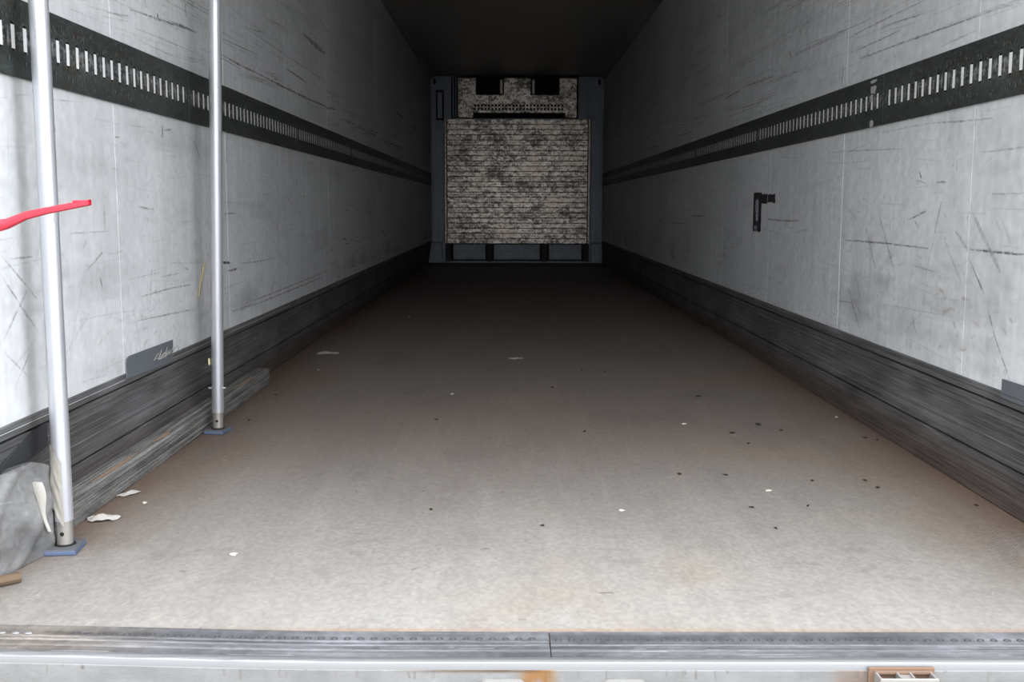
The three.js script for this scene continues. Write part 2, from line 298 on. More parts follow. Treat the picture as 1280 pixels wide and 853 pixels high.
{ // scuffed guard: one ribbed plank above the other
  const gd = thing('bulkhead_guard', 'tall scuffed silver guard of horizontal ribbed planks covering the far front wall', 'guard panel', 0, 0.284, D1);
  const n = 24, y0 = 0.284, y1 = 2.071, hh = (y1 - y0) / n;
  for (let i = 0; i < n; i++) {
    const proud = 0.05 + rr(-0.003, 0.003) + (i < 6 ? rr(-0.006, 0.006) : 0);
    const g = new RoundedBoxGeometry(2.03, hh - 0.002, 0.03, 3, 0.005); g.translate(-0.0015, (i + 0.5) * hh, proud - 0.015);
    add('plank', uvBy(g, (x, y) => [x / 2.1 + 0.5, y / 2.1]), M.worn, gd);
  }
  add('backing', span(-1.04, 1.037, 0, y1 - y0, 0, 0.025).translate(0, 0, 0.025), M.black, gd);
  for (const [a, b] of [[-1.052, -1.024], [1.021, 1.049]]) {
    const e = add('edge_strip', span(a, b, 0, y1 - y0, -0.053, 0, 0.004), M.worn, gd);
    const riv = new THREE.SphereGeometry(0.007, 8, 6);
    for (let k = 0; k < 24; k++) add('rivet', riv.clone().translate((a + b) / 2, (k + 0.5) * hh, 0.053), M.darkSteel, e);
  }
}
{ // cooling unit outlet above the guard
  const un = thing('cooling_unit', 'scuffed metal cooling unit cover with two dark air outlets above the guard', 'cooling unit', 0, 2.087, D1);
  const w = 1.694, h = 0.549, x0 = -0.851;
  const s = new THREE.Shape([[0, 0], [0.215, 0], [0.215, 0.068], [1.535, 0.068], [1.535, 0], [w, 0], [w, h], [w - 0.245, h], [w - 0.245, 0.315], [1.034, 0.315], [1.034, h], [0.655, h], [0.655, 0.315], [0.252, 0.315], [0.252, h], [0, h]].map((p) => new THREE.Vector2(...p)));
  for (let r = 0; r < 2; r++) for (let i = 0; i < 26; i++) {
    const a = 0.225 + i * 0.05, b = 0.1 + r * 0.052; s.holes.push(new THREE.Path([[a, b], [a, b + 0.036], [a + 0.03, b + 0.036], [a + 0.03, b]].map((p) => new THREE.Vector2(...p))));
  }
  const g = new THREE.ExtrudeGeometry(s, { depth: 0.012, bevelEnabled: false }).translate(x0, 0, 0.108);
  add('cover_plate', uvBy(g, (x, y) => [x / 2.1 + 0.3, y / 2.1 + 0.25]), M.worn, un);
  const f = (a, b, c, d, z0, z1) => new THREE.BoxGeometry(b - a, d - c, z1 - z0).translate((a + b) / 2, (c + d) / 2, (z0 + z1) / 2);
  add('surround', mergeGeometries([f(x0 - 0.022, x0, 0, h + 0.024, 0, 0.122), f(x0 + w, x0 + w + 0.022, 0, h + 0.024, 0, 0.122), f(x0, x0 + w, h, h + 0.024, 0, 0.122), f(x0, x0 + w, -0.002, h, 0, 0.01)]), M.black, un);
  for (const x of [-0.235, 0.225]) add('outlet_lip', f(x - 0.016, x + 0.016, 0.34, 0.53, 0.03, 0.1), M.worn, un);
  for (const [a, b] of [[-0.6, -0.255], [0.245, 0.598]]) for (let k = 0; k < 3; k++) add('outlet_slat', f(a, b, 0.36 + k * 0.065, 0.364 + k * 0.065, 0.02, 0.06), M.black, un);
}
{ // narrow framed cover left of the unit
  const c = thing('sensor_cover', 'narrow upright black framed cover beside the cooling unit', 'cover', -1.118, 2.05, D1);
  const f = (a, b, y, d, z1) => new THREE.BoxGeometry(b - a, d - y, z1).translate((a + b) / 2, (y + d) / 2, z1 / 2);
  add('frame', mergeGeometries([f(-0.055, -0.035, 0, 0.43, 0.03), f(0.033, 0.055, 0, 0.43, 0.03), f(-0.035, 0.033, 0, 0.03, 0.03), f(-0.035, 0.033, 0.4, 0.43, 0.03)]), M.black, c);
  add('panel', f(-0.035, 0.033, 0.03, 0.4, 0.014), M.paint, c);
}

// ---------------------------------------------------------------- slotted load rails
const railTex = canvasTex(2048, 256, (u, v) => {
  const a = fbm(u, v, 20, 3, 4, 171), b = fbm(u, v, 300, 30, 2, 177), c = fbm(u, v, 60, 10, 3, 181);
  const band = Math.exp(-Math.pow((v - 0.51) / 0.13, 2));
  let p = mul([74, 80, 78], 0.72 + a * 0.5 + (b - 0.5) * 0.4);
  p = mix(p, [72, 60, 48], sstep(0.55, 0.8, c) * 0.6);
  return mix(p, [170, 172, 170], band * sstep(0.35, 0.7, b) * 0.55);
}, (g, w, h) => {
  for (let i = 0; i < 64; i++) {                        // bare metal rubbed between neighbouring slots, on the same grid
    const x = (i + 0.5 + rr(-0.06, 0.06)) / 64 * w, y = h * (0.5 + rr(-0.03, 0.03)); if (rnd() < 0.2) continue;
    for (let k = 0; k < 5; k++) { g.strokeStyle = `rgba(196,199,198,${rr(0.1, 0.3).toFixed(3)})`; g.lineWidth = rr(1.5, 5); const e = h * rr(0.06, 0.13), o = rr(-3, 3); g.beginPath(); g.moveTo(x + o, y - e); g.quadraticCurveTo(x + o + 2, y, x + o, y + e); g.stroke(); }
  }
  for (let i = 0; i < 260; i++) { const x = rr(0, w), y = h * (rnd() < 0.5 ? rr(0.16, 0.24) : rr(0.74, 0.84)); g.strokeStyle = 'rgba(8,8,8,0.8)'; g.lineWidth = 3; g.beginPath(); g.moveTo(x, y); g.lineTo(x + 2, y + 12); g.stroke(); g.strokeStyle = 'rgba(185,188,186,0.7)'; g.lineWidth = 1.6; g.beginPath(); g.moveTo(x + 2.4, y); g.lineTo(x + 4, y + 12); g.stroke(); }
  for (let i = 0; i < 900; i++) { const x = rr(0, w), y = rr(4, h - 4), l = rr(3, 16), a = rr(1.2, 1.9); g.strokeStyle = rnd() < 0.6 ? `rgba(196,200,198,${rr(0.15, 0.75).toFixed(3)})` : `rgba(8,8,8,${rr(0.2, 0.7).toFixed(3)})`; g.lineWidth = rr(0.8, 2.2); g.beginPath(); g.moveTo(x, y); g.lineTo(x + l * Math.cos(a), y + l * Math.sin(a)); g.stroke(); }
});
M.rail = std({ map: railTex, roughness: 0.5, metalness: 0.35 });
M.bright = std({ color: 0xf0f1f0, roughness: 0.5, metalness: 0.0 });
M.bare = std({ color: 0x8d8f8f, roughness: 0.4, metalness: 0.8 });
function loadRail(side, face, joint0, label) {
  const r = thing('load_rail', label, 'rail', face, RAIL0, joint0);
  const P = 0.0625, L = 2.0, hh = RAIL1 - RAIL0, r4 = (x) => x;
  const make = (a, b) => {                            // a, b: distances; slots on a fixed 62.5 mm grid from the joint
    const s = new THREE.Shape([[a, 0], [b, 0], [b, hh], [a, hh]].map((p) => new THREE.Vector2(...p)));
    const base = joint0 - 2 * L, seg = Math.round((a - base) / L - 0.001);
    for (let k = 1; k < 32; k++) {
      const c = base + Math.floor((0.5 * (a + b) - base) / L) * L + k * P, w = 0.0105, y0 = 0.058, y1 = 0.124;
      if (c - w < a + 0.004 || c + w > b - 0.004) continue;
      const h = new THREE.Path(); h.moveTo(c - w, y0 + 0.006); h.lineTo(c - w, y1 - 0.006); h.quadraticCurveTo(c - w, y1, c - w + 0.006, y1); h.lineTo(c + w - 0.006, y1); h.quadraticCurveTo(c + w, y1, c + w, y1 - 0.006);
      h.lineTo(c + w, y0 + 0.006); h.quadraticCurveTo(c + w, y0, c + w - 0.006, y0); h.lineTo(c - w + 0.006, y0); h.quadraticCurveTo(c - w, y0, c - w, y0 + 0.006);
      s.holes.push(h);
    }
    const g = new THREE.ExtrudeGeometry(s, { depth: 0.002, bevelEnabled: true, bevelThickness: 0.0005, bevelSize: 0.0005, bevelOffset: -0.0005, bevelSegments: 1, curveSegments: 3 });
    uvBy(g, (x, y) => [(x - base) / 4, y / hh]);
    // shape x -> distance (-z), extrusion -> away from the wall
    const m = side < 0 ? new THREE.Matrix4().set(0, 0, 1, 0.004, 0, 1, 0, 0, -1, 0, 0, joint0, 0, 0, 0, 1) : new THREE.Matrix4().set(0, 0, -1, -0.004, 0, 1, 0, 0, -1, 0, 0, joint0, 0, 0, 0, 1);
    g.applyMatrix4(m);
    if (side > 0) { const ix = g.index; if (!ix) { for (const n of ['position', 'normal', 'uv']) { const at = g.attributes[n], q = at.itemSize, v = at.array; for (let t = 0; t < at.count; t += 3) for (let c = 0; c < q; c++) { const i1 = (t + 1) * q + c, i2 = (t + 2) * q + c, h = v[i1]; v[i1] = v[i2]; v[i2] = h; } } } }
    return g;
  };
  for (let k = -1; k < 6; k++) {
    const a = k === -1 ? D0 - 0.04 : joint0 + k * L + 0.0015, b = Math.min(D1 - 0.05, joint0 + (k + 1) * L - 0.0015);
    add('rail_segment', make(a, b), M.rail, r);
  }
  const strip = (y0, y1, t) => span(Math.min(0, -side * t), Math.max(0, -side * t), y0, y1, D0, D1 - 0.06).translate(0, 0, joint0);
  add('slot_backing', strip(0.064, 0.118, 0.0052), M.bright, r);
  add('track_lining', strip(0.05, 0.132, 0.0035), M.black, r);
  return r;
}
loadRail(-1, XL, 3.941, 'worn black load rail with upright slots along the left wall');
const railR = loadRail(1, XR, 3.982, 'worn black load rail with upright slots along the right wall');
{ // torn remains of a pale label over the joint of the right rail
  const pale = std({ color: 0xa9aaa6, roughness: 0.8 }); for (const [y, h, w, o] of [[0.135, 0.04, 0.07, 0], [0.105, 0.035, 0.045, 0.02], [0.012, 0.03, 0.05, 0.01], [0.165, 0.014, 0.09, 0]]) {
    const s = new THREE.Shape(); const n = 14; for (let k = 0; k < n; k++) { const a = k / n * 6.283, q = rr(0.6, 1.05); s[k ? 'lineTo' : 'moveTo'](Math.cos(a) * w / 2 * q, Math.sin(a) * h / 2 * q); }
    add('sticker_remains', new THREE.ExtrudeGeometry(s, { depth: 0.0006, bevelEnabled: false }).rotateY(-Math.PI / 2).translate(-0.0068, y, -0.11 - o), pale, railR).userData.label = 'torn pale sticker remains';
  }
}

// ---------------------------------------------------------------- rear sill
const sillTex = canvasTex(2048, 256, (u, v) => {
  const a = fbm(u, v, 14, 3, 4, 191), b = fbm(u, v, 200, 24, 3, 197), c = fbm(u, v, 6, 30, 3, 199);
  const k = 0.86 + (a - 0.5) * 0.5 + (b - 0.5) * 0.25 + (c - 0.5) * 0.4;
  const x = -1.42 + u * 2.84;
  return mix(mul([112, 113, 116], k), mul([140, 131, 121], k), sstep(-0.7, -1.0, x) * 0.8);
}, (g, w, h) => {
  for (let i = 0; i < 400; i++) { const x = rr(0, w), y = rr(0, h), l = rr(6, 90); g.strokeStyle = rnd() < 0.5 ? `rgba(235,235,235,${rr(0.05, 0.4).toFixed(3)})` : `rgba(50,50,52,${rr(0.05, 0.35).toFixed(3)})`; g.lineWidth = rr(0.8, 3); g.beginPath(); g.moveTo(x, y); g.lineTo(x + l, y + rr(-2, 2)); g.stroke(); }
});
const faceTex = canvasTex(2048, 256, (u, v) => {          // pale rear face with run-down dirt and one rust run
  const a = fbm(u, v, 70, 2, 3, 211), b = fbm(u, v, 9, 3, 4, 217), c = fbm(u, v, 300, 60, 2, 219), x = -1.42 + u * 2.84;
  let p = mul([123, 123, 122], 1 + (a - 0.5) * 0.16 + (b - 0.5) * 0.18 + (c - 0.5) * 0.08);
  const r = sstep(0.045, 0.012, Math.abs(x + 0.055 + (b - 0.5) * 0.03)) * sstep(0.35, 0.55, a + 0.12);
  p = mix(p, [128, 86, 42], r * 0.85);
  const hb = sstep(0.84, 0.93, v) * sstep(-0.34, -0.16, x) * sstep(-0.02, -0.08, x) * (0.4 + a); p = mix(p, [66, 46, 30], Math.min(0.95, hb * 1.5));
  const q = sstep(0.075, 0.04, Math.abs(x - 0.545)) * 0.5; return mix(p, [100, 68, 48], q * (0.4 + b) * sstep(0.03, -0.02, x - 0.57));
}, (g, w, h) => {
  for (let i = 0; i < 75; i++) { const x = rr(0, w), y = rr(12, 34), l = rr(4, 40); g.strokeStyle = `rgba(52,48,44,${rr(0.05, 0.26).toFixed(3)})`; g.lineWidth = rr(1, 4); g.beginPath(); g.moveTo(x, y); g.lineTo(x + rr(-2, 2), y + l); g.stroke(); }
});
M.sill = std({ map: sillTex, roughness: 0.62, metalness: 0.1 });
M.nose = std({ color: 0x8a8b8c, roughness: 0.34, metalness: 0.5 });
M.keeper = std({ color: 0x878683, roughness: 0.5 });
M.face = std({ map: faceTex, roughness: 0.6, metalness: 0.05 });
M.stud = std({ color: 0x4c4c4e, roughness: 0.6, metalness: 0.3 });
M.rust = std({ color: 0x77604f, roughness: 0.9 });
const skew = (x) => 0.033 * sstep(-0.35, -1.2, x);           // the sill is bent inwards at its left end
function sweepX(profile, x0, x1, n, byHeight) {                     // profile: [d, y] from inside to outside
  const pos = [], uv = [], idx = [], m = profile.length;
  for (let i = 0; i <= n; i++) { const x = x0 + (x1 - x0) * i / n; profile.forEach(([d, y], k) => { pos.push(x, y, -(d + skew(x))); uv.push((x + 1.42) / 2.84, byHeight ? 1 + y / 0.141 : k / (m - 1)); }); }
  for (let i = 0; i < n; i++) for (let k = 0; k < m - 1; k++) { const a = i * m + k, b = a + m; idx.push(a, a + 1, b, b, a + 1, b + 1); }
  const g = new THREE.BufferGeometry(); g.setAttribute('position', new THREE.Float32BufferAttribute(pos, 3)); g.setAttribute('uv', new THREE.Float32BufferAttribute(uv, 2)); g.setIndex(idx);
  return toCreasedNormals(g, 0.6);
}
{
  const t = thing('rear_sill', 'grey metal threshold strip with a bright rounded lip across the loading opening', 'sill', 0, 0, 1.9);
  const put = (n, g, m) => add(n, g.translate(0, 0, 1.9), m, t);
  put('tread_strip', sweepX([[2.045, -0.02], [2.045, -0.001], [2.028, 0.0005], [1.986, 0.0008], [1.9845, -0.0018], [1.979, -0.0018], [1.9775, 0.0008], [1.968, 0.0008], [1.966, -0.002], [1.962, -0.002], [1.96, 0.0008], [1.944, 0.0008], [1.942, -0.0025], [1.937, -0.0025], [1.935, 0.0005], [1.915, 0], [1.915, -0.03]], -1.3, -0.0295, 60), M.sill);
  put('tread_strip', sweepX([[2.045, -0.02], [2.045, -0.001], [2.028, 0.0005], [1.97, 0.0008], [1.9685, -0.0018], [1.963, -0.0018], [1.9615, 0.0008], [1.946, 0.0005], [1.944, -0.0035], [1.936, -0.0035], [1.934, 0.0005], [1.915, 0], [1.915, -0.03]], -0.0275, 1.3, 60), M.sill);
  const nose = []; for (let k = 0; k <= 12; k++) { const a = k / 12 * Math.PI; nose.push([1.904 + 0.012 * Math.cos(a), -0.003 + 0.0045 * Math.sin(a)]); }
  put('lip', sweepX([[1.916, -0.03], ...nose, [1.89, -0.016]], -1.3, 1.3, 80), M.nose);
  put('rear_face', sweepX([[1.893, -0.012], [1.889, -0.016], [1.888, -0.04], [1.888, -0.14], [1.96, -0.14], [1.96, -0.04]], -1.3, 1.3, 60, true), M.face);
  const ring = new THREE.TorusGeometry(0.0055, 0.0016, 6, 12).rotateX(Math.PI / 2);
  for (let i = 0; i < 76; i++) { const x = -0.944 + i * 0.0252; if (Math.abs(x + 0.029) < 0.008) continue; put('rivet', ring.clone().translate(x, 0.0008, -(1.984 + (x > -0.03 ? 0.006 : 0.01) + skew(x))), M.stud); }
  const dome = new THREE.SphereGeometry(0.0075, 10, 5, 0, 6.3, 0, 1.4).scale(1.3, 0.5, 0.8);
  for (const x of [-1.087, -1.06, -1.035]) put('bolt_head', dome.clone().translate(x, 0.001, -(1.99 + skew(x))), M.nose);
}
{ // welded keeper bracket under the lip
  const b = thing('lock_bracket', 'rusty welded steel lock bracket with open cells under the sill lip', 'bracket', 0.608, -0.012, 1.888);
  const w = std({ color: 0x97948f, roughness: 0.55, metalness: 0.3 });
  const box = (x0, x1, y0, y1, z0, z1, r = 0.0015) => new RoundedBoxGeometry(x1 - x0, y1 - y0, z1 - z0, 2, r).translate((x0 + x1) / 2, (y0 + y1) / 2, (z0 + z1) / 2);
  add('mount_plate', box(-0.062, 0.058, -0.11, 0.006, 0, 0.006, 0.002), M.rust, b);
  add('top_rim', box(-0.052, 0.05, -0.005, 0.001, 0.006, 0.012), M.rust, b);
  for (const x of [-0.05, -0.012, 0.011, 0.049]) add('rib', box(x - 0.0022, x + 0.0022, -0.1, 0, 0.006, 0.04), w, b);
  add('front_wall', box(-0.053, 0.052, -0.1, 0.001, 0.038, 0.043, 0.002), w, b);
  add('cell_floor', box(-0.05, 0.049, -0.032, -0.028, 0.006, 0.04), std({ color: 0x5c5a57, roughness: 0.8 }), b);
  add('middle_cap', box(-0.012, 0.011, -0.008, -0.004, 0.012, 0.04), w, b);
}
for (const [x0, x1, label] of [[-0.157, -0.078, 'rounded pale metal plate under the sill, beside the rust run'], [0.067, 0.142, 'rounded pale metal plate under the sill, between rust run and bracket']]) {
  const s = new THREE.Shape(), w = x1 - x0, r = 0.012; s.moveTo(0, -0.09); s.lineTo(w, -0.09); s.lineTo(w, -r); s.quadraticCurveTo(w, 0, w - r, 0); s.lineTo(r, 0); s.quadraticCurveTo(0, 0, 0, -r);
  const p = thing('keeper_plate', label, 'plate', x0, -0.033, 1.888);
  add('plate', new THREE.ExtrudeGeometry(s, { depth: 0.01, bevelEnabled: true, bevelThickness: 0.002, bevelSize: 0.002, bevelSegments: 2 }), M.keeper, p);
}

// ---------------------------------------------------------------- telescopic poles
const poleTex = canvasTex(256, 1024, (u, v) => {
  const a = fbm(u, v, 40, 3, 3, 231), b = fbm(u, v, 6, 12, 4, 237), k = 1 + (a - 0.5) * 0.1 + (b - 0.5) * 0.12; return mix(mul([204, 206, 211], k), [135, 126, 115], sstep(0.66, 0.8, b) * 0.5);
}, (g, w, h) => {
  for (let i = 0; i < 40; i++) { const x = rr(0, w), y = rr(0, h); g.strokeStyle = `rgba(60,55,50,${rr(0.1, 0.5).toFixed(3)})`; g.lineWidth = rr(1, 3); g.beginPath(); g.moveTo(x, y); g.lineTo(x + rr(-4, 4), y + rr(2, 16)); g.stroke(); }
});
M.pole = std({ map: poleTex, roughness: 0.36, metalness: 0.65 });
M.sleeve = std({ color: 0xa7a39d, roughness: 0.45, metalness: 0.6 });
M.foot = std({ color: 0x5e6064, roughness: 0.7 }); M.footBlue = std({ color: 0x566581, roughness: 0.7 });
M.tapeYellow = std({ color: 0xd9d2a4, roughness: 0.7 }); M.zinc = std({ color: 0xd5d6d6, roughness: 0.4, metalness: 0.6 });
function pole(label, x, d, lean, turn, collar) {
  const p = thing('support_pole', label, 'pole', x, 0, d);
  const top = H - 0.012, sh = (g, y) => g.translate(lean * (y / top), y, 0);
  const tube = new THREE.CylinderGeometry(0.0215, 0.0215, top - 0.075, 28, 1, false), q = tube.attributes.position;
  tube.translate(0, 0.075 + (top - 0.075) / 2, 0); for (let i = 0; i < q.count; i++) q.setX(i, q.getX(i) + lean * q.getY(i) / top);
  add('tube', tube, M.pole, p);
  const sl = add('sleeve', new THREE.CylinderGeometry(0.0192, 0.0192, 0.07, 24).translate(lean * 0.02, 0.047, 0), M.sleeve, p);
  add('locking_hole', new THREE.CylinderGeometry(0.005, 0.005, 0.002, 12).rotateX(Math.PI / 2).translate(lean * 0.02 + 0.001, 0.045, 0.0188), M.black, sl);
  const ft = new THREE.Group(); ft.name = 'foot'; ft.rotation.y = turn; p.add(ft);
  add('pad', new RoundedBoxGeometry(0.072, 0.012, 0.095, 3, 0.004).translate(0, 0.0062, 0), M.footBlue, ft);
  add('pad_top', new RoundedBoxGeometry(0.07, 0.004, 0.092, 2, 0.0015).translate(0, 0.0128, 0), M.foot, ft);
  add('seat_ring', new THREE.TorusGeometry(0.021, 0.0035, 8, 24).rotateX(Math.PI / 2).translate(0, 0.0155, 0), M.black, ft);
  add('head_plate', new RoundedBoxGeometry(0.09, 0.012, 0.09, 2, 0.003).translate(lean, H - 0.0065, 0), M.foot, p);
  if (collar) {
    add('cross_pin', new THREE.CylinderGeometry(0.0035, 0.0035, 0.062, 10).rotateZ(Math.PI / 2).translate(lean * 0.06, 0.165, 0.006), M.zinc, p);
    add('tape_tag', new RoundedBoxGeometry(0.006, 0.024, 0.012, 2, 0.002).translate(-0.022, 0.262, 0.006), M.tapeYellow, p).userData.label = 'yellow tape tag';
  }
  return p;
}
const nearPole = pole('bright aluminium support pole beside the grey plastic film, foot on blue pad', -1.172, 2.535, 0.0, 0.1, false);
{ // scrap of film clinging to the left of the near pole
  const wr = new THREE.CylinderGeometry(0.0224, 0.0232, 0.155, 30, 24, true, Math.PI * 1.12, Math.PI * 1.0), q = wr.attributes.position;
  for (let i = 0; i < q.count; i++) { const y = q.getY(i), a = Math.atan2(q.getZ(i), q.getX(i)), t = (y + 0.0775) / 0.155, left = Math.max(0, -Math.cos(a)), n = fbm((a + 3.1416) / 6.2832, t, 9, 7, 3, 293), k = 1 + Math.max(0, n - 0.25) * 0.22 + left * left * (0.3 * fbm(0.2, t, 3, 5, 3, 297) * Math.sin(t * 3.14)); q.setX(i, q.getX(i) * k); q.setZ(i, q.getZ(i) * k); q.setY(i, y + 0.02 * Math.sin(a * 3 + 1)); }
  wr.computeVertexNormals(); wr.translate(0, 0.165, 0);
  add('clinging_film', wr, std({ color: 0x9d9991, roughness: 0.5, side: THREE.DoubleSide }), nearPole).userData.label = 'dirty clinging film';
}
pole('bright aluminium support pole further in, in front of the weathered timber', -1.172, 3.91, 0.062, -0.12, true);

// ---------------------------------------------------------------- red lever at the rear post
{
  const t = thing('red_lever', 'red tapering metal lever reaching in from the rear post', 'lever', -1.262, 0.775, 2.03);
  const red = std({ color: 0xc72c3e, roughness: 0.38 });
  // tapering flat tube: stations [x, y, half height, half width] up to the open tip
  const st = [[0.0, -0.012, 0.02, 0.012], [0.14, -0.002, 0.0155, 0.011], [0.205, 0.009, 0.0115, 0.0105], [0.225, 0.0135, 0.0098, 0.010], [0.26, 0.0285, 0.0078, 0.009], [0.298, 0.0375, 0.0066, 0.0085], [0.379, 0.053, 0.0056, 0.008]];
  const pos = [], idx = [], seg = 12, r4 = (v) => Math.sign(v) * Math.pow(Math.abs(v), 0.45);
  st.forEach(([x, y, a, b]) => { for (let k = 0; k < seg; k++) { const w = k / seg * Math.PI * 2; pos.push(x, y + a * r4(Math.sin(w)), b * r4(Math.cos(w))); } });
  const lastRing = (st.length - 1) * seg; { const [x, y, a, b] = st[st.length - 1]; for (const [dx, q] of [[0.001, 0.78], [-0.03, 0.72]]) for (let k = 0; k < seg; k++) { const w = k / seg * Math.PI * 2; pos.push(x + dx, y + a * q * r4(Math.sin(w)), b * q * r4(Math.cos(w))); } }
  for (let i = 0; i < st.length + 1; i++) for (let k = 0; k < seg; k++) { const a = i * seg + k, b = i * seg + (k + 1) % seg, c = a + seg, e = b + seg; idx.push(a, c, b, b, c, e); }
  const g = new THREE.BufferGeometry(); g.setAttribute('position', new THREE.Float32BufferAttribute(pos, 3)); g.setIndex(idx); g.computeVertexNormals();
  add('bar', toCreasedNormals(g, 0.7), red, t);
  add('end_plug', new THREE.BoxGeometry(0.004, 0.0085, 0.012).translate(0.356, 0.0485, 0), std({ color: 0x7d0f1c, roughness: 0.6 }), t);
  add('pivot', new THREE.CylinderGeometry(0.024, 0.024, 0.03, 20).rotateX(Math.PI / 2).translate(0.0, -0.012, 0.0), M.bare, t);
}

// ---------------------------------------------------------------- weathered timber
const timberTex = canvasTex(2048, 256, (u, v) => {
  const a = fbm(u, v, 4, 50, 4, 251), b = fbm(u, v, 24, 8, 4, 257), c = fbm(u, v, 200, 120, 2, 259);
  let p = mul([128, 126, 122], 0.86 + (a - 0.5) * 1.1 + (b - 0.5) * 0.5 + (c - 0.5) * 0.4);
  return p;
}, (g, w, h) => {
  for (let i = 0; i < 260; i++) { const x = rr(0, w), y = rr(0, h), l = rr(20, 220); g.strokeStyle = rnd() < 0.45 ? `rgba(205,202,196,${rr(0.06, 0.35).toFixed(3)})` : `rgba(30,28,26,${rr(0.1, 0.45).toFixed(3)})`; g.lineWidth = rr(0.6, 1.8); g.beginPath(); g.moveTo(x, y); g.lineTo(x + l, y + rr(-2, 2)); g.stroke(); }
});
M.timber = std({ map: timberTex, roughness: 0.85 });
{
  const t = thing('timber_beam', 'long weathered grey timber lying along the left kick boards behind the poles', 'timber', -1.258, 0, 2.64);
  const L = 2.36, w = 0.036, hh = 0.076, pts = [[-w, 0], [w - 0.003, 0], [w, 0.004], [w, 0.028], [w - 0.003, 0.031], [w, 0.034], [w, 0.047], [w - 0.0025, 0.05], [w, 0.053], [w, hh - 0.006], [w - 0.005, hh - 0.001], [w - 0.03, hh], [w - 0.033, hh - 0.003], [w - 0.036, hh], [-w + 0.006, hh], [-w, hh - 0.006]];
  const s = new THREE.Shape(pts.map((p) => new THREE.Vector2(...p)));
  const g = new THREE.ExtrudeGeometry(s, { depth: L, steps: 24, bevelEnabled: false }).translate(0, 0, -L), q = g.attributes.position;
  for (let i = 0; i < q.count; i++) { const z = q.getZ(i); q.setX(i, q.getX(i) + 0.002 * Math.sin(-z * 1.3) ); }
  g.computeVertexNormals();
  add('beam', uvBy(g, (x, y, z) => [-z / 2.4, (y + (w - x) * 0.9) / 0.14]), M.timber, t);
  const worn = std({ color: 0x9c8168, roughness: 0.9 });
  for (const [a, b, h] of [[0.25, 0.62, 0.004], [0.75, 0.95, 0.003], [1.78, 2.1, 0.004]]) {  // splintered arrises of bare wood
    const sh = new THREE.Shape(); const n = 12; for (let k = 0; k <= n; k++) sh[k ? 'lineTo' : 'moveTo'](a + (b - a) * k / n, 0.003 * rnd() + 0.012 * Math.sin(k / n * Math.PI)); sh.lineTo(a, 0);
    const e = new THREE.ExtrudeGeometry(sh, { depth: 0.0012, bevelEnabled: false }).rotateX(Math.PI / 2).rotateY(Math.PI / 2).translate(w - 0.02, hh + 0.0013, 0);
    add('bare_wood_split', e, worn, t).userData.label = 'bare brown split along the top edge';
  }
}

// ---------------------------------------------------------------- grey plastic film bundled at the near pole
const filmTex = canvasTex(512, 512, (u, v) => { const a = fbm(u, v, 5, 5, 5, 271), b = fbm(u, v, 40, 40, 2, 277), k = 0.9 + (a - 0.5) * 0.5 + (b - 0.5) * 0.15; return [128 * k, 128 * k, 127 * k]; }, (g, w, h) => {
  for (let i = 0; i < 30; i++) { const x = rr(0, w), y = rr(0, h); g.strokeStyle = `rgba(190,190,188,${rr(0.08, 0.3).toFixed(3)})`; g.lineWidth = rr(1, 5); g.beginPath(); g.moveTo(x, y); g.quadraticCurveTo(x + rr(-80, 80), y + rr(-60, 60), x + rr(-140, 140), y + rr(-140, 140)); g.stroke(); }
});
M.film = new THREE.MeshPhysicalMaterial({ map: filmTex, roughness: 0.34, clearcoat: 0.3, clearcoatRoughness: 0.3 });
{
  const t = thing('plastic_film', 'crumpled bundle of grey plastic film heaped against the near pole', 'plastic film', -1.25, 0, 2.4);
  const nu = 70, nv = 56, pos = [], uv = [], idx = [];
  for (let i = 0; i <= nu; i++) for (let j = 0; j <= nv; j++) {
    const u = i / nu, v = j / nv;                      // u: from the rear post to the pole, v: from the floor front up and over to the kick boards
    const d = 2.13 + 0.40 * u, w = Math.pow(u, 0.8), xf = -1.292 + 0.098 * w, yt = 0.17 + 0.06 * sstep(0.1, 0.8, u) - 0.015 * sstep(0.85, 1, u), xt = -1.262 + 0.06 * sstep(0.45, 1, u);
    let x, y;
    if (v < 0.75) { const a = v / 0.75; y = yt * a; x = xf + (xt - xf) * Math.pow(a, 1.4) + 0.008 * Math.sin(a * Math.PI); }
    else { const a = (v - 0.75) / 0.25; x = xt + (-1.288 - xt) * a; y = yt - 0.03 * a * a; }
    const ridge = (f, s) => Math.max(0, 1 - Math.abs(((f + 4) % 1) - 0.5) * s);
    const wv = sstep(0, 0.05, v) * (v < 0.75 ? 1 : 0.3) * sstep(1, 0.97, u);
    x += (ridge(u * 2.3 - v * 1.6, 6) * 0.007 + ridge(u * 1.4 + v * 1.5, 8) * 0.005 + (fbm(u, v, 4, 4, 3, 283) - 0.5) * 0.02) * wv; y += (fbm(u, v, 5, 2, 3, 289) - 0.5) * 0.016 * sstep(0, 0.3, v);
    const close = sstep(1.0, 0.985, u); x = -1.288 + (x + 1.288) * (0.2 + 0.8 * close);
    pos.push(x + 1.25, Math.max(0.001, y), 2.4 - d); uv.push(u, v);
  }
  for (let i = 0; i < nu; i++) for (let j = 0; j < nv; j++) { const a = i * (nv + 1) + j, b = a + nv + 1; idx.push(a, b, a + 1, b, b + 1, a + 1); }
  const g = new THREE.BufferGeometry(); g.setAttribute('position', new THREE.Float32BufferAttribute(pos, 3)); g.setAttribute('uv', new THREE.Float32BufferAttribute(uv, 2)); g.setIndex(idx); g.computeVertexNormals();
  M.film.side = THREE.DoubleSide; add('sheet', g, M.film, t);
}
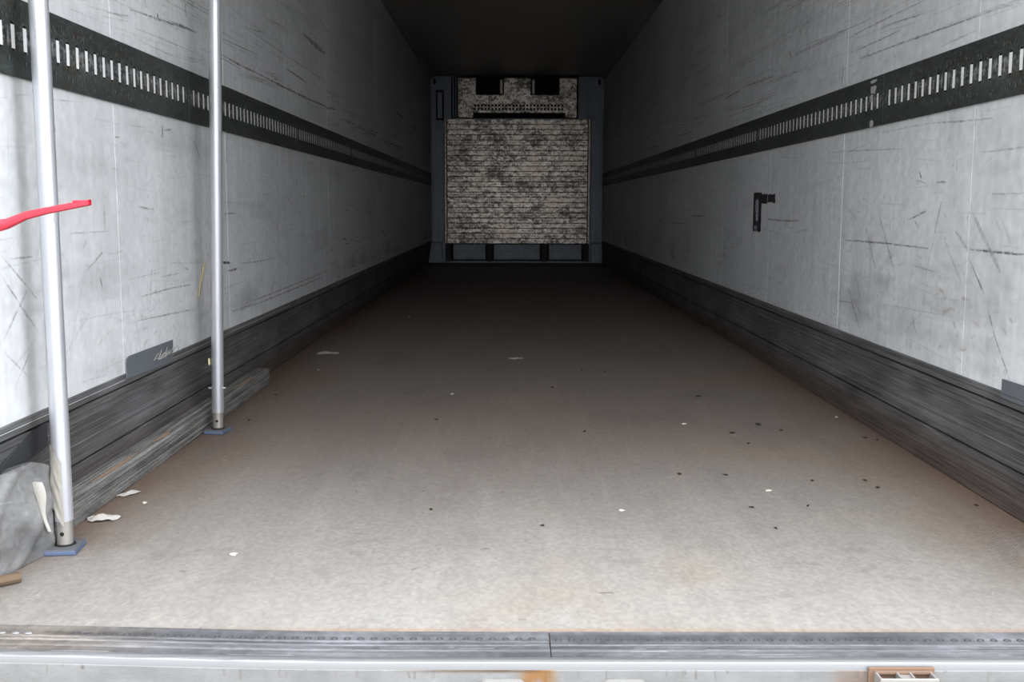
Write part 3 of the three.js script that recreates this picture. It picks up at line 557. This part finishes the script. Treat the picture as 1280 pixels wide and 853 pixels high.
{ // white torn strip hanging beside the pole
  const n = 18, pos = [], idx = [];
  for (let i = 0; i <= n; i++) { const t = i / n, y = 0.185 - 0.125 * t, w = (0.0155 - 0.011 * t) * (0.85 + 0.2 * Math.sin(t * 6 + 0.4)), cx = -1.201 + 0.014 * t + 0.003 * Math.sin(t * 7), d = 2.462 + 0.02 * t; pos.push(cx - w, y, -d, cx, y + 0.004, -(d - 0.006), cx + w * 0.8, y, -(d + 0.004)); }
  for (let i = 0; i < n; i++) for (let k = 0; k < 2; k++) { const a = i * 3 + k; idx.push(a, a + 3, a + 1, a + 1, a + 3, a + 4); }
  const g = new THREE.BufferGeometry(); g.setAttribute('position', new THREE.Float32BufferAttribute(pos, 3)); g.setIndex(idx); g.computeVertexNormals();
  tag(add('paper_strip', g, std({ color: 0xb4b1aa, roughness: 0.8, side: THREE.DoubleSide })), 'torn white paper strip hanging between the plastic film and near pole', 'paper strip');
}
{ // dark rubber flap above the film
  const s = new THREE.Shape([[0, 0], [0.06, 0.012], [0.2, 0.055], [0.3, 0.062], [0.3, 0.004], [0.14, -0.012]].map((p) => new THREE.Vector2(...p)));
  const g = new THREE.ExtrudeGeometry(s, { depth: 0.006, bevelEnabled: true, bevelThickness: 0.001, bevelSize: 0.001, bevelSegments: 1 }).rotateY(Math.PI / 2).translate(-1.262, 0.225, -2.36);
  tag(add('rubber_flap', g, std({ color: 0x2e2f31, roughness: 0.75 })), 'dark rubber flap on the kick boards just above the plastic film', 'flap');
}
{ // splintered stick
  const t = thing('wood_stick', 'short splintered brown wood stick on the floor beside the sill', 'stick', -1.235, 0, 2.27);
  const g = new THREE.CylinderGeometry(0.009, 0.013, 0.15, 9, 8).rotateZ(Math.PI / 2), q = g.attributes.position;
  for (let i = 0; i < q.count; i++) { const n = fbm((q.getX(i) + 0.08) / 0.16, (Math.atan2(q.getZ(i), q.getY(i)) + 3.15) / 6.3, 5, 4, 2, 301); q.setY(i, q.getY(i) * (0.75 + 0.5 * n)); q.setZ(i, q.getZ(i) * (0.8 + 0.4 * n)); }
  g.computeVertexNormals(); g.rotateY(0.75).translate(-0.002, 0.012, 0.01);
  add('stick', g, std({ color: 0x6a5846, roughness: 0.9 }), t);
  add('split_end', new THREE.ConeGeometry(0.011, 0.05, 6).rotateZ(-1.2).rotateY(0.75).translate(-0.035, 0.026, 0.05), std({ color: 0x8c6845, roughness: 0.9 }), t);
}

// ---------------------------------------------------------------- patches and tape on the walls
const greyPatch = std({ color: 0x6f747a, roughness: 0.55, metalness: 0.2 });
function plate(outline, th) { return new THREE.ExtrudeGeometry(new THREE.Shape(outline.map((p) => new THREE.Vector2(...p))), { depth: th, bevelEnabled: true, bevelThickness: 0.0006, bevelSize: 0.0006, bevelSegments: 1 }); }
{
  // left: shape x -> distance, face looks to +x
  const g = plate([[0, -0.02], [0.45, -0.03], [0.452, 0.042], [0.03, 0.045], [0.008, 0.04], [0, 0.03]], 0.003).rotateY(Math.PI / 2);
  const p = add('repair_patch', g, greyPatch); p.position.set(XL + 0.0005, KICK + 0.003, -3.215);
  tag(p, 'grey metal repair patch on the left wall just above the kick boards', 'patch');
  const h = plate([[0, -0.02], [0, 0.03], [-0.17, 0.032], [-0.17, -0.02]], 0.003).rotateY(Math.PI / 2);
  const q = add('repair_patch', h, greyPatch); q.position.set(XR - 0.0042, KICK + 0.003, -2.927);
  tag(q, 'grey repair patch at the right edge, just above the right kick boards', 'patch');
  // lint caught on the left patch
  const lint = []; for (let k = 0; k < 16; k++) { const a = rr(0, 0.3), c = new THREE.CatmullRomCurve3([new THREE.Vector3(0, rr(-0.004, 0.004), -a), new THREE.Vector3(rr(0.002, 0.007), rr(0.0, 0.02), -a - rr(0.01, 0.05)), new THREE.Vector3(0.001, rr(-0.01, 0.03), -a - rr(0.02, 0.09))]); lint.push(new THREE.TubeGeometry(c, 8, 0.0008, 4)); }
  const l = add('lint', mergeGeometries(lint), std({ color: 0xb5b3ae, roughness: 0.9 })); l.position.set(XL + 0.0075, KICK + 0.004, -3.4); l.userData.kind = 'stuff';
  tag(l, 'pale fibres caught under the grey patch on the left wall', 'lint');
}
const jag = (x0, x1, y0, y1, n, k) => { const o = []; for (let i = 0; i <= n; i++) o.push([x0 + (x1 - x0) * i / n, y0 + rr(-k, k)]); for (let i = 1; i <= n; i++) o.push([x1 + rr(-k, k), y0 + (y1 - y0) * i / n]); for (let i = 1; i <= n; i++) o.push([x1 + (x0 - x1) * i / n, y1 + rr(-k, k)]); for (let i = 1; i < n; i++) o.push([x0 + rr(-k, k), y1 + (y0 - y1) * i / n]); return o; };
{
  const dark = std({ color: 0x303136, roughness: 0.6 });
  const t = thing('tape_patch', 'dark torn tape stuck in an upside-down L on the right wall', 'tape', XR - 0.0016, 0.69, 6.05);
  const f = (o) => plate(o, 0.0006).rotateY(Math.PI / 2);
  add('upright_strip', f(jag(-0.185, 0, 0.0, 0.21, 7, 0.004)), dark, t);
  add('cross_strip', f(jag(-0.31, -0.185, 0.15, 0.2, 6, 0.004)), dark, t); add('cross_strip', f(jag(-0.485, -0.325, 0.155, 0.197, 6, 0.004)), dark, t);
  const pale = std({ color: 0xa6a8b4, roughness: 0.6 });
  for (const [a, b, c, d] of [[-0.12, -0.06, 0.1, 0.17], [-0.12, -0.07, 0.06, 0.1], [-0.1, -0.04, 0.012, 0.03]]) { const m = add('torn_patch', f(jag(a, b, c, d, 4, 0.006)), pale, t); m.position.x = -0.0014; }
}
{
  const g = new THREE.TubeGeometry(new THREE.CatmullRomCurve3([[0, 0.12, 0], [0.004, 0.1, 0.02], [0.002, 0.07, 0.03], [0.004, 0.04, 0.05], [0.002, 0, 0.065]].map((p) => new THREE.Vector3(...p))), 20, 0.006, 6).scale(0.5, 1, 1.6);
  const y = add('yellow_strip', g, std({ color: 0xcdc29a, roughness: 0.7 })); y.position.set(XL + 0.001, 0.49, -4.1);
  tag(y, 'thin yellowed tape strip peeling off the left wall beside the second pole', 'tape');
}

// ---------------------------------------------------------------- litter on the floor
function scrap(w, l, lift, k) {                       // crumpled bit of paper or film
  const g = new THREE.PlaneGeometry(w, l, 10, 8).rotateX(-Math.PI / 2), q = g.attributes.position;
  for (let i = 0; i < q.count; i++) { const u = q.getX(i) / w + 0.5, v = q.getZ(i) / l + 0.5, e = Math.min(u, 1 - u, v, 1 - v); q.setY(i, 0.0012 + lift * fbm(u, v, 3, 3, 3, k) * (0.4 + 2 * e)); q.setX(i, q.getX(i) * (0.6 + 0.6 * fbm(v, 0.3, 5, 2, 2, k + 3))); q.setZ(i, q.getZ(i) * (0.5 + 0.8 * fbm(u, 0.7, 5, 2, 2, k + 5))); }
  g.computeVertexNormals(); return g;
}
const paper = std({ color: 0xc0bbb4, roughness: 0.75, side: THREE.DoubleSide });
for (const [x, d, w, l, lift, turn, label, k] of [
  [-1.175, 2.79, 0.085, 0.05, 0.022, 0.15, 'crumpled white film scrap on the floor beside the near timber end', 311],
  [-1.196, 3.04, 0.03, 0.07, 0.014, -0.5, 'small white film scrap touching the timber between the poles', 317],
  [-1.125, 6.05, 0.13, 0.1, 0.015, 0.1, 'white paper scrap on the dark floor past the timber end', 323],
  [-0.072, 5.85, 0.085, 0.07, 0.012, 0.0, 'small pale paper scrap alone in the middle of the floor', 331]]) {
  const m = add('paper_scrap', scrap(w, l, lift, k), paper); m.position.set(x, 0, -d); m.rotation.y = turn; tag(m, label, 'paper scrap');
}
{
  const m = add('white_sticker', plate(jag(0, 0.03, 0, 0.03, 4, 0.003), 0.0008).rotateY(Math.PI / 2), paper); m.position.set(-1.266, 0.222, -4.895);
  tag(m, 'small white scrap stuck on the left kick boards above the timber end', 'scrap');
}
const chipGeo = [0, 1, 2].map(() => { const g = new THREE.IcosahedronGeometry(1, 1), q = g.attributes.position; for (let i = 0; i < q.count; i++) { const n = 0.6 + 0.7 * HASH[Math.abs(Math.round(q.getX(i) * 91 + q.getY(i) * 57 + q.getZ(i) * 33 + 777)) & 65535]; q.setXYZ(i, q.getX(i) * n, q.getY(i) * n, q.getZ(i) * n); } g.computeVertexNormals(); return g; });
const chipDark = std({ color: 0x35281f, roughness: 0.9 }), chipPale = std({ color: 0xd8d2c6, roughness: 0.9 });
let ci = 0;
const ORD = ['nearest', 'second nearest', 'third nearest', 'fourth nearest', 'fifth nearest', 'sixth nearest', 'seventh nearest', 'eighth nearest', 'ninth nearest', 'tenth nearest', 'eleventh nearest', 'twelfth nearest', 'thirteenth nearest', 'fourteenth nearest', 'fifteenth nearest', 'sixteenth nearest'];
const SIDES = [['left of the middle', (x) => x < -0.05], ['around the middle', (x) => x >= -0.05 && x < 0.5], ['right of the middle', (x) => x >= 0.5]];
function litterLabels(what, spots) {                   // each told by its row from the sill within its part of the floor
  return spots.map(([x, d]) => { const [where, test] = SIDES.find((s) => s[1](x)), k = spots.filter(([a, b]) => test(a) && b < d).length; return `${what}, ${ORD[k]} to the sill of those ${where}`; });
}
const chips = [[0.37, 5.40], [0.26, 5.45], [0.09, 4.91], [0.72, 4.68], [0.84, 4.07], [0.71, 3.91], [0.17, 3.93], [-0.39, 4.15], [0.42, 3.29], [0.56, 3.28], [0.56, 2.915], [0.58, 2.72], [-0.32, 2.89], [-0.02, 2.74], [0.73, 3.73], [0.90, 3.96], [0.81, 3.21], [0.97, 3.215], [0.98, 3.13], [0.72, 2.93], [1.19, 2.94], [1.17, 3.83], [1.20, 3.79], [-1.13, 4.70], [-1.11, 4.13]];
const chipLabels = litterLabels('dark dirt chip', chips);
for (const [x, d] of chips) {
  const m = add('dark_chip', chipGeo[ci % 3], chipDark), big = [3, 4, 5, 8].includes(ci) ? 1.5 : 0.8;
  m.scale.set(rr(0.006, 0.011) * big, 0.0022, rr(0.003, 0.007) * big); m.rotation.y = rr(0, 3); m.position.set(x, 0.0022, -d);
  tag(m, chipLabels[ci++], 'chip', 'dark chips scattered over the floor');
}
const crumbs = [[1.18, 4.21], [0.56, 4.07], [0.65, 3.09], [0.20, 2.88], [-0.36, 4.73], [-0.76, 2.50], [-1.12, 2.95], [-1.07, 5.43], [-0.86, 8.13]];
const crumbLabels = litterLabels('pale crumb on the floor', crumbs);
crumbs.forEach(([x, d], k) => {
  const m = add('pale_crumb', chipGeo[ci++ % 3], chipPale); m.scale.set(rr(0.005, 0.01), 0.0026, rr(0.004, 0.009)); m.rotation.y = rr(0, 3); m.position.set(x, 0.0022, -d);
  tag(m, crumbLabels[k], 'crumb', 'pale crumbs scattered over the floor');
});

renderer.render(scene, camera);
